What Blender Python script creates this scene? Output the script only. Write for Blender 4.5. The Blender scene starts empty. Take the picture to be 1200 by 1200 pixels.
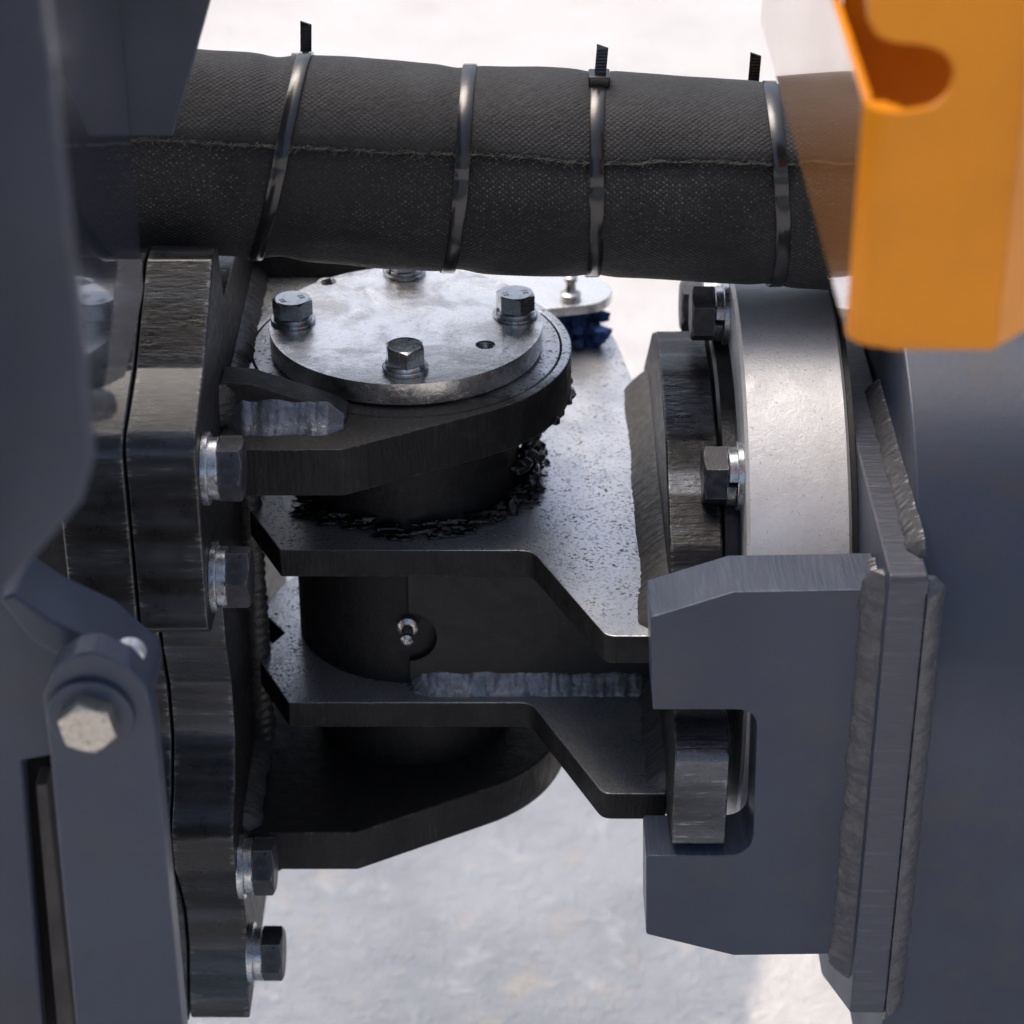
import bpy, bmesh, math, random
from mathutils import Vector, Matrix, noise
from mathutils.geometry import tessellate_polygon
random.seed(7)
SC = bpy.context.scene
COL = SC.collection
R = math.radians
MM = 0.001

# ------------------------------------------------------------------ camera, sky, sun, exposure
PITCH, FPX, DIST = R(30), 2833.0, 1152.0
_F = Vector((0, math.cos(PITCH), -math.sin(PITCH)))
_U = Vector((0, math.sin(PITCH), math.cos(PITCH)))
def _ray(x, y):
    return _F + Vector((1, 0, 0)) * ((x - 600) / FPX) + _U * ((600 - y) / FPX)
CAM = -DIST * _ray(476, 378)                      # millimetres; the pivot pin's cover plate is the origin
cd = bpy.data.cameras.new('camera')
cam = bpy.data.objects.new('camera', cd); COL.objects.link(cam)
cam.location = CAM * MM
cam.rotation_euler = (R(90) - PITCH, 0, 0)
cd.sensor_width = 36; cd.lens = FPX / 1200 * 36
cd.clip_start = 0.02; cd.clip_end = 500
cd.dof.use_dof = True; cd.dof.focus_distance = 1.09; cd.dof.aperture_fstop = 9.5; cd.dof.aperture_blades = 9
SC.camera = cam

SUN_EL, SUN_AZ = R(68), R(-40)
w = bpy.data.worlds.new('World'); SC.world = w; w.use_nodes = True
wn = w.node_tree
sky = wn.nodes.new('ShaderNodeTexSky'); sky.sky_type = 'NISHITA'; sky.sun_disc = False
sky.sun_elevation = SUN_EL; sky.sun_rotation = SUN_AZ
sky.air_density = 1.0; sky.dust_density = 6.0; sky.ozone_density = 1.0
hz = wn.nodes.new('ShaderNodeHueSaturation'); hz.inputs['Saturation'].default_value = 1.0      # thin high cloud: a paler blue
wn.links.new(sky.outputs[0], hz.inputs['Color']); wn.links.new(hz.outputs[0], wn.nodes['Background'].inputs[0])
wn.nodes['Background'].inputs[1].default_value = 0.15
sl = bpy.data.lights.new('sun', 'SUN'); sl.energy = 0.9; sl.angle = R(35); sl.color = (1, .96, .9)
so = bpy.data.objects.new('sun', sl); COL.objects.link(so)
sd = Vector((math.sin(SUN_AZ) * math.cos(SUN_EL), math.cos(SUN_AZ) * math.cos(SUN_EL), math.sin(SUN_EL)))
so.rotation_euler = sd.to_track_quat('Z', 'Y').to_euler()
SC.view_settings.view_transform = 'Standard'; SC.view_settings.look = 'None'
SC.view_settings.exposure = 0.55; SC.view_settings.gamma = 1
SC.cycles.max_bounces = 8; SC.cycles.use_denoising = True
SC.cycles.sample_clamp_indirect = 6

def at(px, py, ax, v):
    """the point of the plane X, Y or Z = v (mm) seen at a pixel of the 1200 px photograph"""
    d = _ray(px, py); i = 'XYZ'.index(ax)
    return CAM + d * ((v - CAM[i]) / d[i])

# ------------------------------------------------------------------ materials
class NT:
    def __init__(s, name):
        s.m = bpy.data.materials.new(name); s.m.use_nodes = True
        s.t = s.m.node_tree; s.b = s.t.nodes['Principled BSDF']
        s.tc = s.n('ShaderNodeTexCoord')
    def n(s, t, **k):
        x = s.t.nodes.new(t)
        for a, v in k.items(): setattr(x, a, v)
        return x
    def set(s, sock, v):
        if hasattr(v, 'is_output'): s.t.links.new(v, sock)
        elif isinstance(v, (tuple, list)) and len(v) == 3 and sock.type == 'RGBA': sock.default_value = (*v, 1)
        else: sock.default_value = v
    def p(s, **k):
        for a, v in k.items(): s.set(s.b.inputs[a.replace('_', ' ')], v)
    def coord(s, scale=(1, 1, 1), which='Object'):
        mp = s.n('ShaderNodeMapping'); mp.inputs['Scale'].default_value = scale
        s.t.links.new(s.tc.outputs[which], mp.inputs[0]); return mp.outputs[0]
    def noise(s, scale, detail=3, rough=.55, vec=None, dist=0.0):
        x = s.n('ShaderNodeTexNoise'); x.inputs['Scale'].default_value = scale
        x.inputs['Detail'].default_value = detail; x.inputs['Roughness'].default_value = rough
        x.inputs['Distortion'].default_value = dist
        s.t.links.new(vec if vec is not None else s.tc.outputs['Object'], x.inputs[0]); return x.outputs[0]
    def vor(s, scale, feature='F1', vec=None):
        x = s.n('ShaderNodeTexVoronoi', feature=feature); x.inputs['Scale'].default_value = scale
        s.t.links.new(vec if vec is not None else s.tc.outputs['Object'], x.inputs[0]); return x.outputs['Distance']
    def rmp(s, v, a, b, lo=0.0, hi=1.0):
        x = s.n('ShaderNodeMapRange'); x.interpolation_type = 'SMOOTHSTEP'
        s.set(x.inputs[0], v)
        for i, q in zip((1, 2, 3, 4), (a, b, lo, hi)): x.inputs[i].default_value = q
        return x.outputs[0]
    def math(s, op, a, b=0.0, c=0.0):
        x = s.n('ShaderNodeMath', operation=op)
        s.set(x.inputs[0], a); s.set(x.inputs[1], b); s.set(x.inputs[2], c); return x.outputs[0]
    def mix(s, f, a, b):
        x = s.n('ShaderNodeMix', data_type='RGBA')
        s.set(x.inputs[0], f); s.set(x.inputs[6], a); s.set(x.inputs[7], b); return x.outputs[2]
    def mixf(s, f, a, b):
        x = s.n('ShaderNodeMix', data_type='FLOAT')
        s.set(x.inputs[0], f); s.set(x.inputs[2], a); s.set(x.inputs[3], b); return x.outputs[0]
    def bump(s, h, dist, strength=1.0, normal=None):
        x = s.n('ShaderNodeBump'); x.inputs['Distance'].default_value = dist
        x.inputs['Strength'].default_value = strength
        s.t.links.new(h, x.inputs['Height'])
        if normal is not None: s.t.links.new(normal, x.inputs['Normal'])
        return x.outputs[0]
    def edge(s, radius, lo=.02, hi=.2):
        """worn-edge mask: how far the rounded normal departs from the face normal"""
        bv = s.n('ShaderNodeBevel', samples=3); bv.inputs['Radius'].default_value = radius
        g = s.n('ShaderNodeNewGeometry')
        d = s.n('ShaderNodeVectorMath', operation='DOT_PRODUCT')
        s.t.links.new(bv.outputs[0], d.inputs[0]); s.t.links.new(g.outputs['True Normal'], d.inputs[1])
        return s.rmp(s.math('SUBTRACT', 1.0, d.outputs['Value']), lo, hi)

def mat_black(name, base=(.014, .014, .015), rough=.42, dust=.5, dustcol=(.10, .09, .08), wear=True, bumps=1.0, spec=.28):
    m = NT(name)
    big = m.noise(22, 4); fine = m.noise(900, 2); mid = m.noise(170, 5, .65)
    speck = m.rmp(m.noise(1300, 1.5), .64, .72)
    patch = m.rmp(mid, .45, .7)
    d = m.math('MULTIPLY', m.math('MULTIPLY', speck, m.rmp(big, .35, .65, .15, 1)), dust)
    film = m.math('MULTIPLY', m.math('MULTIPLY', patch, dust), .16)
    c = m.mix(film, base, dustcol)
    c = m.mix(d, c, dustcol)
    met = 0.0
    if wear:
        e = m.math('MULTIPLY', m.edge(.0012), m.rmp(m.noise(120, 4, .7), .42, .62))
        c = m.mix(e, c, (.22, .21, .20)); met = m.math('MULTIPLY', e, .6)
    m.p(Base_Color=c, Metallic=met, Specular_IOR_Level=spec, Roughness=m.math('ADD', m.rmp(mid, .3, .7, rough - .09, rough + .12), m.math('MULTIPLY', d, .3)),
        Normal=m.bump(m.math('ADD', m.math('MULTIPLY', fine, .25), mid), .0005 * bumps))
    return m.m

def mat_speckled(name):
    # sprayed semi-gloss top of the swivel plates: smooth paint full of rough dark specks
    m = NT(name)
    a = m.rmp(m.noise(620, 2.5, .7), .53, .63); b = m.rmp(m.noise(60, 4), .4, .68)
    sp = m.math('MULTIPLY', a, m.math('ADD', .35, m.math('MULTIPLY', b, .65)))
    big = m.rmp(m.noise(35, 3), .3, .7)
    e = m.math('MULTIPLY', m.edge(.0012), m.rmp(m.noise(150, 4, .7), .5, .62))
    c = m.mix(sp, m.mix(big, (.46, .475, .50), (.58, .59, .61)), (.02, .02, .02))
    m.p(Base_Color=m.mix(e, c, (.35, .34, .33)), Metallic=m.mixf(sp, .8, .2),
        Roughness=m.mixf(sp, m.mixf(big, .27, .36), .75), Specular_IOR_Level=.7,
        Normal=m.bump(m.noise(500, 3, .7), .00022))
    return m.m

def mat_lugtop(name):
    # satin scale on the lug, dulled by caked grime along its front margin
    m = NT(name)
    sx = m.n('ShaderNodeSeparateXYZ'); m.t.links.new(m.n('ShaderNodeNewGeometry').outputs['Position'], sx.inputs[0])
    n = m.noise(50, 5, .65)
    g = m.rmp(m.math('ADD', sx.outputs[1], m.math('MULTIPLY', m.math('SUBTRACT', n, .5), .07)), -.062, -.030, 1, 0)
    sp = m.rmp(m.noise(560, 2.5, .7), .56, .64); big = m.rmp(m.noise(28, 3), .3, .7)
    c = m.mix(big, (.42, .435, .455), (.56, .57, .585)); c = m.mix(sp, c, (.015, .015, .015))
    c = m.mix(g, c, m.mix(m.rmp(m.noise(700, 3, .7), .5, .7), (.016, .0155, .015), (.06, .054, .047)))
    k = m.math('MAXIMUM', sp, g)
    m.p(Base_Color=c, Metallic=m.mixf(k, .8, .05), Roughness=m.mixf(k, m.rmp(n, .3, .7, .24, .38), .55), Normal=m.bump(m.noise(420, 3, .7), .0003))
    return m.m

def mat_cut(name, axis, dark=(.011, .011, .0115), light=(.17, .17, .175), tint=(.05, .06, .075), shine=.5, rough=.42, spec=.3, coat=0.0, er=.0014, ew=.45):
    # flame-cut edge under thin paint: uneven drag lines run across the thickness (axis)
    m = NT(name); i = 'XYZ'.index(axis)
    def st(k, along):
        q = [k] * 3; q[i] = along; return m.coord(tuple(q))
    l = m.noise(1, 3, .6, st(560, 60)); l2 = m.noise(1, 4, .7, st(230, 90)); band = m.noise(1, 2, .5, st(62, 4))
    big = m.noise(24, 4, .6); clot = m.noise(90, 5, .7)
    f = m.math('MULTIPLY', m.math('MULTIPLY', m.rmp(l, .56, .74), m.rmp(band, .45, .66, .04, 1)), m.rmp(clot, .42, .60, .05, 1))
    e = m.math('MULTIPLY', m.math('MULTIPLY', m.edge(er, .01, .16), m.rmp(l, .48, .60)), m.rmp(clot, .44, .58))
    c = m.mix(m.rmp(band, .42, .68), dark, tint)
    c = m.mix(m.math('MULTIPLY', f, .75), c, light)
    c = m.mix(m.rmp(m.noise(60, 4, .7), .58, .76, 0, .5), c, (.050, .036, .027))
    c = m.mix(m.math('MULTIPLY', m.rmp(m.noise(1000, 2), .66, .72), .35), c, (.10, .09, .08))
    c = m.mix(m.math('MULTIPLY', e, ew), c, (.42, .42, .42))
    m.p(Base_Color=c, Specular_IOR_Level=spec, Coat_Weight=coat, Coat_Roughness=.2,
        Metallic=m.math('MAXIMUM', m.math('MULTIPLY', m.rmp(band, .42, .66, .1, 1), shine), m.math('MULTIPLY', e, .8)),
        Roughness=m.rmp(clot, .3, .7, rough - .1, rough + .14),
        Normal=m.bump(m.math('ADD', m.math('MULTIPLY', l, .6), m.math('ADD', l2, m.math('MULTIPLY', big, 1.5))), .00045))
    return m.m

def mat_silver(name, base=(.80, .775, .745), rough=.21, stain=.55, grain='swirl', metal=.95, pitk=.7):
    m = NT(name)
    if grain == 'swirl':
        w1 = m.noise(240, 4, .7, dist=2.2); w2 = m.noise(75, 5, .65, dist=1.2)
    else:
        w1 = m.noise(1, 4, .7, m.coord((30, 420, 420))); w2 = m.noise(60, 4, .6)
    st = m.rmp(m.noise(38, 5, .65, dist=.8), .42, .66)
    pit = m.rmp(m.noise(700, 2, .6), .64, .72)
    scr = m.rmp(m.noise(300, 2, .5, dist=4), .60, .65)
    c = m.mix(m.math('MULTIPLY', st, stain), base, (.22, .20, .175))
    c = m.mix(m.math('MULTIPLY', pit, pitk), c, (.06, .055, .05))
    c = m.mix(m.math('MULTIPLY', scr, .35 * stain), c, (.13, .125, .12))
    e = m.edge(.0012)
    c = m.mix(m.math('MULTIPLY', e, .6), c, (.75, .75, .75))
    m.p(Base_Color=c, Metallic=metal,
        Roughness=m.math('ADD', m.rmp(w2, .3, .7, rough - .03, rough + .09), m.math('MULTIPLY', pit, .2)),
        Normal=m.bump(m.math('ADD', w1, m.math('MULTIPLY', w2, .5)), .00016))
    return m.m

def mat_zinc(name, base=(.56, .58, .60), rough=.26):
    m = NT(name)
    n = m.noise(260, 4, .65); p = m.rmp(m.noise(500, 3, .6), .60, .70)
    c = m.mix(m.rmp(n, .4, .7, 0, .5), base, tuple(q * .62 for q in base))
    c = m.mix(m.math('MULTIPLY', p, .55), c, (.09, .085, .08))
    m.p(Base_Color=c, Metallic=.92, Roughness=m.rmp(n, .3, .7, rough - .06, rough + .12), Normal=m.bump(n, .00012))
    return m.m

def mat_head(name):
    m = NT(name)
    n = m.noise(160, 4, .65); f = m.noise(1500, 2)
    e = m.math('MULTIPLY', m.edge(.0009), m.rmp(m.noise(300, 3, .6), .42, .58))
    c = m.mix(m.rmp(n, .35, .7), (.030, .031, .037), (.070, .071, .082))
    chip = m.rmp(m.noise(330, 3, .6), .68, .72)
    c = m.mix(chip, c, (.012, .012, .013))
    m.p(Base_Color=m.mix(m.math('MULTIPLY', e, .8), c, (.36, .36, .37)), Metallic=.45, Roughness=m.rmp(n, .3, .7, .36, .55), Normal=m.bump(f, .00015))
    return m.m

def mat_paint(name, base, rough=.33, coat=.25, orange_peel=.00022, wear=0.0, grime=.25, grimecol=(.06, .052, .046), cior=1.5, crough=.12, spec=.5):
    m = NT(name)
    n = m.noise(14, 4); p = m.noise(260, 2); sp = m.rmp(m.noise(900, 2), .70, .76)
    c = m.mix(m.rmp(n, .3, .75), base, tuple(q * .82 for q in base))
    c = m.mix(m.math('MULTIPLY', m.rmp(m.noise(26, 5, .65), .48, .75), grime), c, grimecol)
    c = m.mix(m.math('MULTIPLY', sp, grime), c, grimecol)
    if wear:
        e = m.math('MULTIPLY', m.edge(.0011), m.rmp(m.noise(140, 4, .7), .45, .6, .15, 1))
        c = m.mix(m.math('MULTIPLY', e, wear), c, tuple(min(.7, q * 2.6 + .09) for q in base))
    m.p(Base_Color=c, Roughness=m.rmp(n, .3, .7, rough - .04, rough + .08), Coat_Weight=coat, Coat_Roughness=crough, Coat_IOR=cior, Specular_IOR_Level=spec,
        Normal=m.bump(p, orange_peel))
    return m.m

def mat_painted_cut(name, base, axis):
    m = NT(name)
    sc = [420, 420, 420]; sc['XYZ'.index(axis)] = 40
    l = m.noise(1, 4, .65, m.coord(tuple(sc))); n = m.noise(30, 3)
    e = m.math('MULTIPLY', m.edge(.0018, .01, .15), m.rmp(l, .45, .62))
    c = m.mix(m.rmp(l, .5, .8), base, tuple(q * 1.5 + .012 for q in base))
    c = m.mix(m.math('MULTIPLY', e, .6), c, tuple(q * 2.4 + .08 for q in base))
    m.p(Base_Color=c, Roughness=m.rmp(n, .3, .7, .34, .48), Coat_Weight=.2, Coat_Roughness=.2, Normal=m.bump(l, .0007))
    return m.m

def mat_weld(name, base, spec=.55, rough=.3, metal=.0, dust=.0):
    m = NT(name)
    n = m.noise(240, 4, .65); f = m.noise(1100, 3, .6)
    c = m.mix(m.rmp(n, .4, .75), base, tuple(q * .6 for q in base))
    c = m.mix(m.math('MULTIPLY', m.rmp(f, .56, .66), dust), c, (.16, .14, .12))
    m.p(Base_Color=c, Metallic=metal, Specular_IOR_Level=spec, Roughness=m.rmp(n, .3, .7, rough - .08, rough + .15),
        Normal=m.bump(m.math('ADD', n, m.math('MULTIPLY', f, .2)), .0004))
    return m.m

def mat_sleeve(name):
    m = NT(name)
    uv = m.n('ShaderNodeSeparateXYZ'); m.t.links.new(m.tc.outputs['UV'], uv.inputs[0])
    wob = m.noise(60, 3); U_ = uv.outputs[0]; V_ = uv.outputs[1]
    u = m.math('ADD', m.math('MULTIPLY', U_, 2 * math.pi / .0029), m.math('MULTIPLY', wob, 2.5))
    v = m.math('ADD', m.math('MULTIPLY', V_, 2 * math.pi / .0023), m.math('MULTIPLY', m.noise(45, 3), 2.5))
    wv = m.math('MULTIPLY', m.math('SINE', u), m.math('SINE', v))           # basket weave: alternating raised threads
    thr = m.rmp(wv, -.4, .9)
    lowz = m.rmp(V_, .10, .20, .0, 1)
    zone = m.math('MULTIPLY', m.rmp(m.noise(16, 4, .6), .35, .62, .25, 1), m.rmp(lowz, 0, 1, .45, 1))
    low = m.rmp(lowz, 0, 1, .3, 1)                                       # worn more on the exposed lower wrap
    wornn = m.math('MULTIPLY', m.rmp(m.noise(620, 2, .6), .50, .62), m.rmp(wv, .05, .6))
    f = m.math('MULTIPLY', m.math('MULTIPLY', wornn, zone), low)
    fibre = m.noise(1600, 2, .7)
    c = m.mix(m.rmp(m.noise(30, 4), .35, .7), (.011, .011, .012), (.022, .022, .0235))
    c = m.mix(m.math('MULTIPLY', f, .6), c, (.20, .175, .14))
    c = m.mix(m.math('MULTIPLY', m.rmp(fibre, .6, .75), .25), c, (.10, .098, .098))
    crk = m.noise(330, 6, .75)
    h = m.math('ADD', m.math('MULTIPLY', m.math('MULTIPLY', thr, zone), .8), m.math('MULTIPLY', crk, 1.3))
    m.p(Base_Color=c, Roughness=m.rmp(crk, .3, .7, .5, .68), Specular_IOR_Level=.35, Sheen_Weight=.08, Sheen_Roughness=.4,
        Normal=m.bump(h, .0006))
    return m.m

def mat_plain(name, base, rough=.4, metal=0.0, spec=.5, coat=0.0, bump=(500, .0002)):
    m = NT(name)
    n = m.noise(bump[0], 3); b = m.noise(50, 3)
    m.p(Base_Color=m.mix(m.rmp(b, .35, .7), base, tuple(q * .75 for q in base)), Metallic=metal, Specular_IOR_Level=spec,
        Roughness=m.rmp(b, .3, .7, max(.03, rough - .05), rough + .07), Coat_Weight=coat, Coat_Roughness=.1, Normal=m.bump(n, bump[1]))
    return m.m

def mat_ground(name):
    m = NT(name)
    sx = m.n('ShaderNodeSeparateXYZ'); m.t.links.new(m.tc.outputs['Object'], sx.inputs[0])
    n1 = m.noise(3.2, 5, .6); n2 = m.noise(11, 5, .65); n3 = m.noise(60, 4, .6); n4 = m.noise(260, 3)
    con = m.mix(m.rmp(n1, .35, .68), (.62, .605, .59), (.54, .525, .505))
    con = m.mix(m.rmp(n2, .5, .75, 0, .5), con, (.50, .47, .44))
    # bluish shade below the joint, painted into the slab's colour with a ragged outline
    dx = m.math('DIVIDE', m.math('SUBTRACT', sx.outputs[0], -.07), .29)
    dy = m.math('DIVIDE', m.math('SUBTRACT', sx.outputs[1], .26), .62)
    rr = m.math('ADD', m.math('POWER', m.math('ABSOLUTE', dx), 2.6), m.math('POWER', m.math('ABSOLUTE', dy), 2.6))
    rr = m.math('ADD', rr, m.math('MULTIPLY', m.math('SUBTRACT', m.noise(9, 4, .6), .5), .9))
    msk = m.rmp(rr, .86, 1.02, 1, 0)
    shaded = m.mix(m.rmp(m.noise(6, 5, .6), .34, .66), (.235, .255, .285), (.32, .34, .37))
    shaded = m.mix(m.rmp(m.noise(17, 5, .7), .56, .70, 0, .75), shaded, (.36, .34, .315))
    shaded = m.mix(m.rmp(m.noise(30, 4, .6), .55, .70, 0, .35), shaded, (.50, .505, .53))
    c = m.mix(msk, con, shaded)
    c = m.mix(m.rmp(n3, .55, .75, 0, .35), c, (.36, .34, .32))
    m.p(Base_Color=c, Roughness=m.mixf(msk, .8, m.rmp(n2, .35, .65, .6, .8)), Normal=m.bump(m.math('ADD', n4, m.math('MULTIPLY', n3, 2)), .003))
    return m.m

BLUE = (.034, .045, .076)
M = dict(
    black=mat_black('black_paint'), black_dusty=mat_black('black_dusty_paint', dust=.9, rough=.46),
    black_deep=mat_black('black_satin', base=(.011, .011, .0115), rough=.50, dust=.3, wear=False, spec=.2),
    web=mat_black('charcoal_primer', base=(.020, .020, .0205), rough=.55, dust=.3, wear=False, bumps=.6),
    speck=mat_speckled('speckled_gloss_black'), lugtop=mat_lugtop('lug_scale'),
    cutX=mat_cut('flame_cut_steel', 'X', light=(.18, .18, .185), tint=(.060, .068, .080), shine=.6, rough=.34, coat=.5, er=.0045, ew=.8), cutZ=mat_cut('flame_cut_black', 'Z', light=(.075, .072, .07), tint=(.020, .0195, .0195), shine=.2, rough=.5, spec=.22),
    cutXd=mat_cut('flame_cut_bright', 'X', light=(.42, .42, .42), tint=(.11, .117, .13), shine=.85, rough=.30, er=.003, ew=.8),
    silver=mat_silver('machined_steel'), ring=mat_silver('turned_bearing_steel', base=(.70, .70, .70), rough=.46, stain=.10, grain='swirl', metal=.5, pitk=.4),
    zinc=mat_zinc('zinc_plate'), zincbolt=mat_zinc('zinc_bolt', base=(.46, .47, .47), rough=.2), head=mat_head('dark_bolt_coat'),
    blue=mat_paint('slate_blue_paint', BLUE, rough=.44, coat=.12, wear=.5, grime=.45, orange_peel=.0001), bluegloss=mat_paint('slate_blue_gloss', (.033, .041, .066), rough=.16, coat=1.0, grime=.05, orange_peel=.00002, cior=2.2, crough=.04),
    bluecutY=mat_painted_cut('painted_cut_edge', (.052, .064, .096), 'Y'), bluecutX=mat_painted_cut('painted_cut_strip', (.052, .057, .074), 'X'),
    strip=mat_plain('dusty_brown_steel', (.075, .066, .06), rough=.6),
    orangegloss=mat_paint('orange_lacquer', (.52, .22, .06), rough=.15, coat=1.0, grime=.02, orange_peel=.00002, cior=2.4, crough=.03),
    weldblue=mat_weld('painted_weld', (.068, .069, .078), rough=.30, spec=.6),
    orange=mat_paint('orange_paint', (.86, .285, .003), rough=.38, coat=.08, grime=.06, orange_peel=.00008, spec=.3),
    weldshine=mat_weld('glossy_painted_weld', (.16, .17, .185), rough=.24, spec=.9, metal=.7),
    welddust=mat_weld('dusty_weld', (.030, .029, .028), rough=.45, dust=.8), welddark=mat_weld('grey_painted_weld', (.060, .057, .055), rough=.5, dust=.12),
    grease=mat_plain('black_grease', (.004, .004, .004), rough=.2, spec=.45, coat=.15, bump=(420, .0012)),
    sleeve=mat_sleeve('woven_sleeve'), fray=mat_plain('frayed_yarn', (.17, .17, .15), rough=.8), flap=mat_plain('dark_yarn', (.028, .029, .026), rough=.8, bump=(900, .0015)),
    tie=mat_plain('black_nylon', (.012, .012, .0135), rough=.20, spec=.7, bump=(120, .0001)),
    seal=mat_plain('black_rubber', (.012, .012, .012), rough=.5), grey=mat_plain('grey_primer', (.16, .16, .16), rough=.5),
    innerring=mat_plain('dark_turned_steel', (.05, .05, .052), rough=.32, metal=.7),
    pinwhite=mat_plain('pale_plated_steel', (.70, .72, .72), rough=.3, metal=.5), nipple=mat_zinc('nipple_steel', (.55, .53, .50), .2),
    rag=mat_plain('blue_smear', (.012, .05, .18), rough=.8, bump=(150, .003)), keeper=mat_plain('bright_plate', (.80, .80, .79), rough=.28, metal=.75),
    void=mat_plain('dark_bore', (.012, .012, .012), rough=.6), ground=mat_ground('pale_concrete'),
    tan=mat_zinc('tan_plated_bolt', (.52, .49, .43), .32),
)

# ------------------------------------------------------------------ builders
def thing(name, label, cat, loc=(0, 0, 0), group=None):
    o = bpy.data.objects.new(name, None); COL.objects.link(o)
    o.location = Vector(loc) * MM; o.empty_display_size = .02
    o['label'] = label; o['category'] = cat
    if group: o['group'] = group
    return o

def link(name, bm, mats, parent=None, smooth=35, bevel=0.0, seg=2, label=None, recalc=True, xf=None):
    """bmesh in millimetres of the world -> one mesh object (metres, relative to its root Empty)"""
    if recalc: bmesh.ops.recalc_face_normals(bm, faces=bm.faces)
    off = Vector((0, 0, 0)); q = parent
    while q is not None: off += q.location; q = q.parent
    if xf is None:
        for v in bm.verts: v.co = v.co * MM - off
    else:
        for v in bm.verts: v.co = v.co * MM
    me = bpy.data.meshes.new(name); bm.to_mesh(me); bm.free()
    for x in (mats if isinstance(mats, (list, tuple)) else [mats]): me.materials.append(x)
    if smooth:
        me.shade_smooth(); me.set_sharp_from_angle(angle=R(smooth))
    o = bpy.data.objects.new(name, me); COL.objects.link(o)
    if parent is not None: o.parent = parent
    if xf is not None:
        o.matrix_local = Matrix.Translation(-off) @ xf
    if bevel:
        b = o.modifiers.new('edges', 'BEVEL'); b.width = bevel * MM; b.segments = seg; b.limit_method = 'ANGLE'; b.angle_limit = R(28)
        b.material = -1
        wn_ = o.modifiers.new('normals', 'WEIGHTED_NORMAL'); wn_.keep_sharp = False
    if label: o['label'] = label
    return o

def prism(outline, axis, lo, hi, holes=(), tri=False, bm=None, mi=(0, 1)):
    """outline in the two other axes' order (X: y,z; Y: x,z; Z: x,y), cut out between lo and hi along axis; caps mat 0, sides mat 1"""
    bm = bm or bmesh.new()
    def P(a, b, c): return {'X': (c, a, b), 'Y': (a, c, b), 'Z': (a, b, c)}[axis]
    loops = [list(outline)] + [list(h) for h in holes]
    tris = tessellate_polygon([[Vector((a, b, 0)) for a, b in l] for l in loops]) if len(loops) > 1 or tri else None
    lv, hv = [], []
    L, H = [], []
    for l in loops:
        a_ = [bm.verts.new(P(a, b, lo)) for a, b in l]; b_ = [bm.verts.new(P(a, b, hi)) for a, b in l]
        L.append(a_); H.append(b_)
    for a_, b_ in zip(L, H):
        n = len(a_)
        for i in range(n):
            f = bm.faces.new((a_[i], a_[(i + 1) % n], b_[(i + 1) % n], b_[i])); f.material_index = mi[1]
    if tris is None:
        for q in (L[0], H[0]):
            f = bm.faces.new(q); f.material_index = mi[0]
    else:
        la = [v for l in L for v in l]; ha = [v for l in H for v in l]
        for t in tris:
            for arr in (la, ha):
                try:
                    f = bm.faces.new([arr[i] for i in t]); f.material_index = mi[0]
                except ValueError: pass
    return bm

def circ(cx, cy, r, n=64, a0=0.0, a1=360.0):
    full = abs(a1 - a0) >= 359.9
    k = n if full else n + 1
    return [(cx + r * math.cos(R(a0 + (a1 - a0) * i / n)), cy + r * math.sin(R(a0 + (a1 - a0) * i / n))) for i in range(k)]

def hull(pts):
    pts = sorted(set((round(a, 3), round(b, 3)) for a, b in pts))
    def half(ps):
        h = []
        for p in ps:
            while len(h) > 1 and (h[-1][0] - h[-2][0]) * (p[1] - h[-2][1]) - (h[-1][1] - h[-2][1]) * (p[0] - h[-2][0]) <= 0: h.pop()
            h.append(p)
        return h
    a, b = half(pts), half(pts[::-1])
    return a[:-1] + b[:-1]

def rounded(poly, rads, n=6):
    """fillet each corner of a polygon"""
    out = []; k = len(poly)
    for i in range(k):
        p0, p, p1 = (Vector(poly[(i + d) % k]) for d in (-1, 0, 1))
        r = rads[i] if isinstance(rads, (list, tuple)) else rads
        if not r: out.append(tuple(p)); continue
        a, b = (p0 - p).normalized(), (p1 - p).normalized()
        ang = a.angle(b); d = min(r / math.tan(ang / 2), .48 * min((p0 - p).length, (p1 - p).length))
        s, e = p + a * d, p + b * d
        for j in range(n + 1):
            t = j / n
            out.append(tuple(s * (1 - t) ** 2 + p * 2 * t * (1 - t) + e * t * t))
    return out

def lathe(profile, axis='Z', c=(0, 0, 0), n=96, bm=None, mi=0, close=False):
    """profile (r, h) spun about an axis through c"""
    bm = bm or bmesh.new(); rings = []
    for r, h in profile:
        ring = []
        for i in range(n):
            a = 2 * math.pi * i / n; u, v = r * math.cos(a), r * math.sin(a)
            q = {'Z': (u, v, h), 'X': (h, u, v), 'Y': (u, h, v)}[axis]
            ring.append(bm.verts.new((q[0] + c[0], q[1] + c[1], q[2] + c[2])))
        rings.append(ring)
    pairs = list(zip(rings, rings[1:])) + ([(rings[-1], rings[0])] if close else [])
    for a_, b_ in pairs:
        for i in range(n):
            f = bm.faces.new((a_[i], a_[(i + 1) % n], b_[(i + 1) % n], b_[i])); f.material_index = mi
    if not close:
        for q, k in ((rings[0], 0), (rings[-1], -1)):
            if profile[k][0] > 1e-6: bm.faces.new(q).material_index = mi
    return bm

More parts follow.
